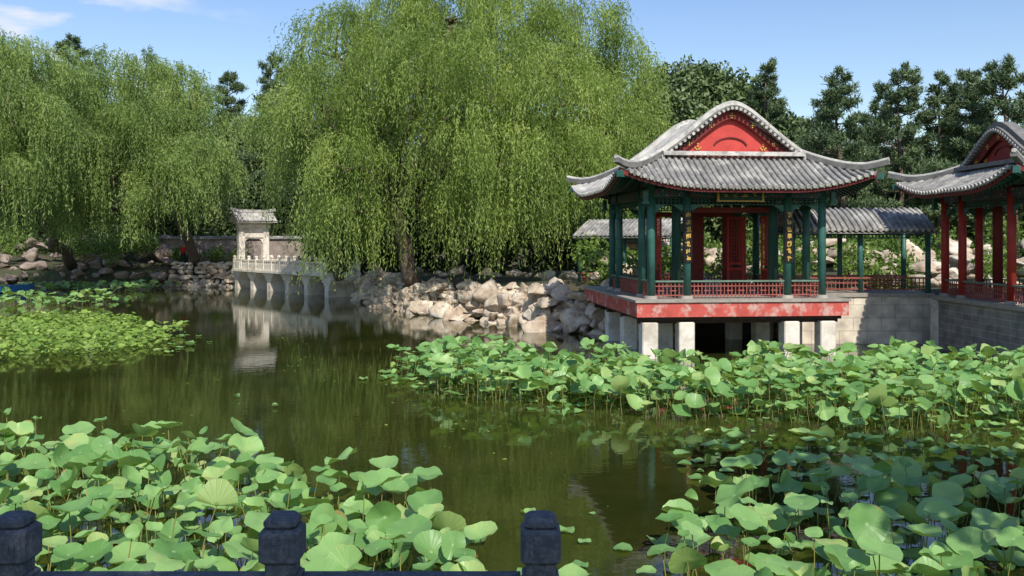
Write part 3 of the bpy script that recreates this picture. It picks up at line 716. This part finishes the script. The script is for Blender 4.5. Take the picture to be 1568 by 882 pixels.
D = [(-12.8,33),(-11.2,27.5),(-12.5,25),(-14.2,24.3),(-20,24.5),(-24,38),(-21.5,37.5),(-17.8,38)]
RG = [.22,.5,.78,1.0]
ca = scatter(A, 1200, .19, 1, .9); lotus('lotus_plants', ca, .115,.19,.10,.66, 20, RG, 11, m_lotus, 20, True, .09)
cb2 = scatter(B, 560, .22, 2, .9); lotus('lotus_plants', cb2, .115,.195,.10,.68, 20, RG, 12, m_lotus, 20, True, .09)
cc2 = scatter(Cc, 2600, .165, 3, 1.1); lotus('lotus_plants', cc2, .12,.20,.10,.80, 14, [.25,.6,1.0], 13, m_lotus, 22, True, .1)
cd2 = scatter(D, 4200, .12, 4, .9); lotus('pond_plants', cd2, .06,.115,.04,.36, 7, [.5,1.0], 14, m_lily, 24, False)
ce = scatter([(-22,43),(-21,50),(-29,51),(-28,43)], 170, .28, 5, 1.2); cf = scatter([(-24,57),(-23.5,63),(-33,61),(-34,57)], 190, .3, 6, 1.5)
lotus('lotus_plants', np.concatenate([ce,cf]), .16,.26,.08,.6, 10, [.5,1.0], 15, m_lotus, 20)
fl = np.concatenate([scatter(A,260,.3,21,-.7), scatter(B,200,.3,22,-.6), scatter(Cc,700,.26,23,-.9),
    scatter([(-2,8),(-2.3,10.5),(2.2,11),(2.3,9.8),(1.0,8)],16,.4,24), scatter([(-8,16),(-8,30),(-1,28),(0,16)],5,.6,25), scatter([(2,12),(3,15.5),(10,14.5),(8,12)],90,.3,26),
    scatter([(-13,24.5),(-11,27),(-12,34),(-17,39),(-14,38),(-10,30),(-9.5,26)],20,.4,27)])
lotus('floating_lotus_leaves', fl, .08,.17,.012,.04, 16, [.5,1.0], 16, m_lotus, 3, False, 0)
rs_ = np.random.RandomState(5); dw = np.stack([rs_.uniform(-9,6,900), rs_.uniform(7,34,900)],-1); dw = dw[(np.sin(dw[:,0]*1.3+dw[:,1]*.6)+np.sin(dw[:,1]*.9)+rs_.normal(0,.5,900)) > .7]
dw = dw[sdist(dw[:,0], dw[:,1], pond) < -1]
lotus('duckweed', dw, .012,.035,.006,.012, 6, [1.0], 17, m_lily, 1, False, 0)

# ------------------------------------------------------------ trees
def limb(tb, a, b, r0, r1, bend=.15, n=6):
    a, b = np.array(a,float), np.array(b,float); L = np.linalg.norm(b-a); off = R.normal(0,bend*L*.3,3); pts = []
    for t in np.linspace(0,1,n):
        pts.append(a+(b-a)*t+off*math.sin(math.pi*t)+R.normal(0,.02*L,3)*(0 < t < 1))
    tb.tube(pts, list(np.linspace(r0,r1,n)), 9)
def willow(name, base, fork, lobes, mat, dens=1.0, r0=.45, leafL=.205, leafW=.044, zmin=1.4):
    g = empty(name); tb = MB('trunk', m_bark, g, True)
    limb(tb, base, fork, r0, r0*.7, .1, 8)
    Ps, Ds, rn = [], [], []
    for lb in lobes:
        x,y,z,r = lb[:4]; hang = lb[4] if len(lb) > 4 else 3.2
        limb(tb, fork, (x,y,z-r*.2), r0*.42, .07, .3, 8)
        for q in range(4):
            e = np.array([x,y,z])+unit(R.normal(size=3))*r*.7; limb(tb, (x,y,z-r*.2), e, .07, .02, .3, 5)
        nt_ = int(12.5*r**1.6*dens)
        dd_ = unit(R.normal(size=(nt_,3))*[1,1,.8]+[0,0,.5]); rad_ = r*R.uniform(.45,1.2,nt_)**.75
        T = np.array([x,y,z])+dd_*rad_[:,None]*[1,1,.85]
        ns_ = 21
        S0 = np.repeat(T,ns_,0)+R.normal(0,.24,(nt_*ns_,3))*[1,1,.8]; dS = np.repeat(dd_,ns_,0)+R.normal(0,.34,(nt_*ns_,3)); dS[:,2] = 0
        sway = np.repeat(R.normal(0,.14,(nt_,2)),ns_,0)
        Ls = np.repeat(hang*R.uniform(.3,1.15,nt_),ns_)*R.uniform(.45,1.1,nt_*ns_)
        Ls = np.minimum(Ls, np.maximum(.5, S0[:,2]-zmin-R.uniform(0,1.3,len(S0))))
        step = .135; K = int(hang*1.3/step)
        t = (np.arange(K)+.5)*step
        tt_ = t[None]+R.uniform(-.045,.045,(len(S0),K)); m_ = tt_ < Ls[:,None]
        ho = .75*(1-np.exp(-tt_/.6))
        Pz = S0[:,None,2]+.32*np.sin(np.clip(tt_/.7,0,np.pi))-np.maximum(0,tt_-.2)
        Px = S0[:,None,0]+dS[:,None,0]*ho+sway[:,None,0]*tt_; Py = S0[:,None,1]+dS[:,None,1]*ho+sway[:,None,1]*tt_
        P = np.stack([Px,Py,Pz],-1)[m_]
        dn = np.clip(tt_[m_]/.8,0,1)[:,None]
        D = unit(R.normal(0,.42,P.shape)+np.array([0,0,-1.0])*dn+np.repeat(dS[:,None],K,1)[m_]*(1-dn))
        Ps.append(P); Ds.append(D); tr_ = np.repeat(np.repeat(R.rand(nt_),ns_)[:,None],K,1)[m_]; rn.append(.7*tr_+.3*R.rand(len(P))+R.uniform(-.15,.15))
    P = np.concatenate(Ps); D = np.concatenate(Ds); rn = np.concatenate(rn)
    V, F = leafquads(P, D, leafL*R.uniform(.7,1.2,len(P)), leafW*R.uniform(.8,1.3,len(P)))
    fastmesh('fronds', V, F, [mat], rn, parent=g); tb.done(); print(name, len(P))
def at(px, py, Y, r, hang=3.0):
    return ((px-784)/1358*Y, Y, 3.3+(370-py)/1358*Y, r, hang)
main = [at(515,75,42,2.0),at(595,40,43,2.5),at(690,15,42,2.7),at(790,30,43,2.7),at(880,65,42,2.4),at(935,125,43,2.2),at(955,195,41.5,1.7,2.4),
        at(560,140,39.5,2.1),at(650,115,38.5,2.4),at(750,120,38.5,2.5),at(850,150,39,2.4),at(495,160,41,1.7),
        at(548,245,38.8,1.5,4.6),at(705,225,38.4,1.8,4.2),at(780,240,38.0,1.9,4.6),at(850,240,38.8,1.8,3.6),at(905,250,40.0,1.5,2.9),
        at(540,315,39.6,1.1,3.8),at(695,300,38.8,1.1,2.8),at(752,310,38.2,1.3,2.9),at(815,290,38.6,1.2,2.6),
        at(620,90,47,3),at(760,90,47.5,3.2),at(880,140,47,2.8),at(590,190,46,1.9,1.8),at(820,240,45,2.4),at(720,190,46,2.4),at(920,230,46,2.3)]
willow('willow_tree', (-4.75,43.0,1.2), (-5.8,43,5.2), main, m_willow, 1.0, .42, zmin=.6)
w2 = [at(448,195,47,1.9),at(490,180,46,2.0),at(420,215,48,1.2,1.4),at(475,255,45.5,1.7,3.4),at(522,270,46,1.6,4.4),at(478,130,49,1.8),at(540,200,48,2.0,3.4),at(505,325,44,1.0,2.4)]
willow('willow_tree', (-9.6,49.5,1.2), (-10.2,48.5,5.5), w2, m_willow2, 1.0, .3)
w3 = [at(130,150,58,2.5),at(195,130,60,2.8),at(258,148,60,2.5),at(306,180,60,2.0),at(150,210,55,2.3,3.6),at(225,205,56,2.4,3.6),at(292,235,57,2.1,3.8),at(255,275,54,1.8,4.2),at(318,275,60,1.6,2.8),at(170,270,56,2.0,3.6),at(100,250,57,2.2,3.4),at(235,185,64,2.6),at(330,245,62,1.5,2.8),at(125,320,56,1.2,2.6)]
willow('willow_tree', (-23.5,66,1.6), (-24,63,6), w3, m_willow2, .8, .4, leafL=.25, leafW=.057, zmin=2.4)
w4 = [at(-20,100,50,2.5),at(45,115,51,2.5),at(20,170,48,2.4,4),at(-50,180,49,2.5,4),at(70,200,52,2.0,3.6),at(30,240,50,2.0,4),at(-10,260,47,1.9,4),at(90,160,55,2.3),at(30,310,52,1.5,3)]
willow('willow_tree', (-31,62.5,1.6), (-30.5,56,6), w4, m_willow2, .8, .4, leafL=.23, leafW=.053, zmin=2.4)

def pine(name, x, y, z0, Hh, Rr, cone=.68):
    g = empty(name); tb = MB('trunk', m_bark, g, True)
    lean = R.normal(0,.04,2); pts = [(x+lean[0]*Hh*t+.15*math.sin(5*t), y+lean[1]*Hh*t, z0-.3+Hh*t) for t in np.linspace(0,1,9)]
    tb.tube(pts, list(np.linspace(.26,.03,9)), 8)
    Ps, Ds, rn = [], [], []
    nb = int(Hh*3.6)
    for i in range(nb):
        f = .22+.78*(i+R.rand())/nb; zc = z0+Hh*f; az = i*2.4+R.uniform(-.6,.6); Lb = Rr*((1-f)**cone*.95+.09)*R.uniform(.45,1.3)*min(1,.45+f*1.6)
        c = np.array([x+lean[0]*Hh*f, y+lean[1]*Hh*f, zc]); d = np.array([math.cos(az),math.sin(az),R.uniform(0,.45)])
        tip = c+d*Lb; limb(tb, c, tip, .05, .015, .15, 4)
        n = int(8+20*Lb)
        t = R.uniform(.35,1.05,n)**.8; side = np.cross(d,[0,0,1])
        C = c+d*(t*Lb)[:,None]+side*(R.normal(0,.22,n)*Lb*t)[:,None]+np.array([0,0,1])*R.uniform(-.05,.3,n)[:,None]
        k = 12; P = np.repeat(C,k,0)+R.normal(0,.08,(n*k,3)); D_ = unit(R.normal(size=(n*k,3))+[0,0,.7]+d*.4)
        Ps.append(P); Ds.append(D_); rn.append(np.repeat(R.rand(n),k)*.6+.4*R.rand(n*k))
    P = np.concatenate(Ps); D_ = np.concatenate(Ds)
    V, F = leafquads(P, D_, .34*R.uniform(.7,1.2,len(P)), .065)
    fastmesh('needles', V, F, [m_pine], np.concatenate(rn), parent=g); tb.done()
for (px, Y, top, Rr) in [(1290,54,118,3.8),(1375,56,106,4.1),(1432,58,124,3.2),(1242,60,155,3.2),(1335,62,155,3.6),(1500,58,112,3.8),(1555,54,96,4.2),(1610,60,90,4),(1462,66,175,3.6),(400,78,88,3.4),(350,82,118,3.8),(95,78,62,4.2),(30,84,85,4),(1160,66,100,3.4),(445,84,108,3.6)]:
    X = (px-784)/1358*Y; zt = 3.3+(370-top)/1358*Y; z0 = float(gz(X,Y)); pine('pine_tree', X, Y, z0, zt-z0, Rr)

def leafmass(name, lobes, mat, n_per=220, size=.3, trunks=None):
    g = empty(name) if trunks is not None else None
    Ps, Ds, rn = [], [], []
    for (x,y,z,r) in lobes:
        n = int(n_per*r*r); d = unit(R.normal(size=(n,3))); rr = r*R.uniform(.35,1,n)**.45*(1+.18*np.sin(d[:,0]*7+x)+.15*np.sin(d[:,2]*9+y)+.12*np.sin(d[:,1]*11))
        k = 3; C = np.array([x,y,z])+d*rr[:,None]*[1,1,.85]
        P = np.repeat(C,k,0)+R.normal(0,size*.45,(n*k,3)); Ps.append(P); Ds.append(unit(R.normal(size=(n*k,3))+[0,0,.2])); rn.append(np.repeat(R.rand(n),k)*.5+.5*R.rand(n*k))
    P = np.concatenate(Ps); V, F = leafquads(P, np.concatenate(Ds), size*R.uniform(.7,1.3,len(P)), size*.55)
    if g is None: return fastmesh(name, V, F, [mat], np.concatenate(rn))
    fastmesh('foliage', V, F, [mat], np.concatenate(rn), parent=g); tb = MB('trunk', m_bark, g, True)
    for (a, b, r0) in trunks: limb(tb, a, b, r0, r0*.3, .2, 6)
    tb.done()
lb = []
tops = [(960,150),(1000,105),(1040,96),(1075,90),(1110,105),(1150,125),(1185,170),(1215,200),(1270,215),(1330,220),(1400,215),(1460,220),(1530,200),(1600,190)]
for (px, py) in tops:
    Y = 68+R.uniform(-3,4); q = at(px,py,Y,0)
    r = R.uniform(1.6,2.3); z = q[2]-r
    lb.append((q[0],Y,z,r))
    while z > 4:
        z -= R.uniform(2,3); lb.append((q[0]+R.uniform(-1.8,1.8),Y+R.uniform(-3,1),z,R.uniform(1.7,2.5)))
        lb.append((q[0]+R.uniform(-2.5,2.5),Y+R.uniform(-3,3),z,R.uniform(1.7,2.3)))
for px in range(-120, 960, 40):
    Y = 80+R.uniform(-4,4); q = at(px, 195+R.uniform(-25,25), Y, 0); z = q[2]-2.5
    while z > 3: lb.append((q[0]+R.uniform(-1,1),Y,z,R.uniform(2.4,3.4))); z -= 2.8
leafmass('background_trees', lb, m_broad, 140, .40)
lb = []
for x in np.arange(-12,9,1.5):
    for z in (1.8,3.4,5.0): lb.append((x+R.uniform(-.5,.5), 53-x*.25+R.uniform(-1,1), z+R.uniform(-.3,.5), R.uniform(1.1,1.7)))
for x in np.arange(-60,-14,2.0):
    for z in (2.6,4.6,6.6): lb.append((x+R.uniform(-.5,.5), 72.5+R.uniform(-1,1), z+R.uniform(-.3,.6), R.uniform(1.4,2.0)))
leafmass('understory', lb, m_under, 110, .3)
lb = []
for k in range(40):
    x = R.uniform(-7,30); y = (47-x*.5 if x < 4 else 37)+R.uniform(0,7); lb.append((x,y,2.0+R.uniform(0,1.0)+max(0,(y-38)*.2),R.uniform(.6,1.3)))
for k in range(44):
    x = R.uniform(3,26); lb.append((x,R.uniform(33.2,36.5),2.1+R.uniform(-.3,.9),R.uniform(.3,.75)))
for k in range(30):
    x = R.uniform(-50,-26); y = R.uniform(63,70); lb.append((x,y,2.2+R.uniform(0,1)+(y-64)*.2,R.uniform(.5,1.1)))
for k in range(16):
    x = R.uniform(-26,-19.5); lb.append((x,R.uniform(66,68),2.0+R.uniform(0,.5),R.uniform(.35,.7)))
leafmass('shrubs', lb, m_shrub, 170, .2)
def shadetree(name, tx, ty, x, y, z, rx, ry, n=9, r=1.3):
    lbs = [(x+R.uniform(-rx,rx), y+R.uniform(-ry,ry), z+R.uniform(-1,1.2), r*R.uniform(.8,1.2)) for i in range(n)]
    leafmass(name, lbs, m_broad, 110, .3, [((tx,ty,1.2),(x,y,z-1.5),.28)]+[((x,y,z-1.5),l[:3],.1) for l in lbs])
shadetree('elm_tree', 8.8, 2.4, 7.9, 3.9, 8.6, 2.6, 1.5, 13, 1.2)
shadetree('elm_tree', 2.5, -4.5, .4, -3.7, 9.2, 2.4, .6, 9, 1.0)

# ------------------------------------------------------------ visitor in red on the far bank
def person(x, y, z):
    g = empty('visitor_person', (x,y,z), rad(20))
    def mk(name,V,E,Rd,mat):
        me = bpy.data.meshes.new(name); me.from_pydata(V, E, []); o = bpy.data.objects.new(name, me); scn.collection.objects.link(o); o.parent = g
        o.modifiers.new('s','SKIN')
        sv = me.skin_vertices[0].data
        for i,r in enumerate(Rd): sv[i].radius = (r, r*.8)
        sv[0].use_root = True
        u = o.modifiers.new('u','SUBSURF'); u.levels = 2; u.render_levels = 2; me.materials.append(mat)
    mred = M('red_shirt', (.6,.03,.03), (.45,.02,.02), 9, .8, .2); mtr = M('dark_trousers', (.03,.035,.06), (.02,.02,.04), 9, .8, .2)
    msk = M('skin', (.5,.3,.2), (.45,.26,.17), 9, .6, 0); mh = M('hair', (.01,.01,.01), (.02,.015,.01), 30, .5, 0)
    try:
        mk('shirt', [(0,0,.95),(0,0,1.2),(0,0,1.4),(.18,0,1.4),(.25,-.03,1.15),(-.18,0,1.4),(-.25,-.03,1.15)], [(0,1),(1,2),(2,3),(3,4),(2,5),(5,6)], [.15,.15,.13,.075,.055,.075,.055], mred)
        mk('trousers', [(0,0,.95),(.09,0,.88),(.1,-.02,.48),(.1,0,.08),(-.09,0,.88),(-.11,-.03,.48),(-.12,0,.08)], [(0,1),(1,2),(2,3),(0,4),(4,5),(5,6)], [.15,.1,.07,.05,.1,.07,.05], mtr)
        mk('head', [(0,0,1.44),(0,0,1.52),(0,-.01,1.62),(0,0,1.7)], [(0,1),(1,2),(2,3)], [.055,.055,.095,.075], msk)
        mk('hair_cap', [(0,.03,1.6),(0,.03,1.68),(0,.01,1.74)], [(0,1),(1,2)], [.085,.10,.06], mh)
        for s in (-1,1):
            mk('forearm', [(s*.25,-.03,1.15),(s*.24,-.12,.95),(s*.23,-.16,.86),(s*.23,-.17,.80)], [(0,1),(1,2),(2,3)], [.045,.033,.035,.02], msk)
            mk('shoe', [(s*.11,0,.06),(s*.11,-.14,.04)], [(0,1)], [.05,.045], mh)
    except Exception as ex: print('person', ex)
person(-24.4, 65.9, float(gz(-24.4,65.9))+.25)

bt_ = empty('rowing_boat', (-32.5,56.5,0), rad(10)); m_blue = M('blue_paint', (.02,.10,.25), (.03,.14,.3), 3, .5, .2)
d = MB('hull', m_blue, bt_); P = []
for xx in np.linspace(-1.9,1.9,13):
    wv = .62*(1-(abs(xx)/1.95)**3)+.04; sh = .12*(xx/1.9)**2
    P.append([(xx,-wv,.5+sh),(xx,-wv*.8,.1),(xx,0,-.05),(xx,wv*.8,.1),(xx,wv,.5+sh),(xx,wv-.05,.5+sh),(xx,wv*.7,.15),(xx,0,.08),(xx,-wv*.7,.15),(xx,-wv+.05,.5+sh),(xx,-wv,.5+sh)])
d.grid(np.array(P))
for xx in (-.9,.1,1): d.box((xx,0,.4),(.25,1.05,.04))
d.done()
print('objects', len(bpy.data.objects))
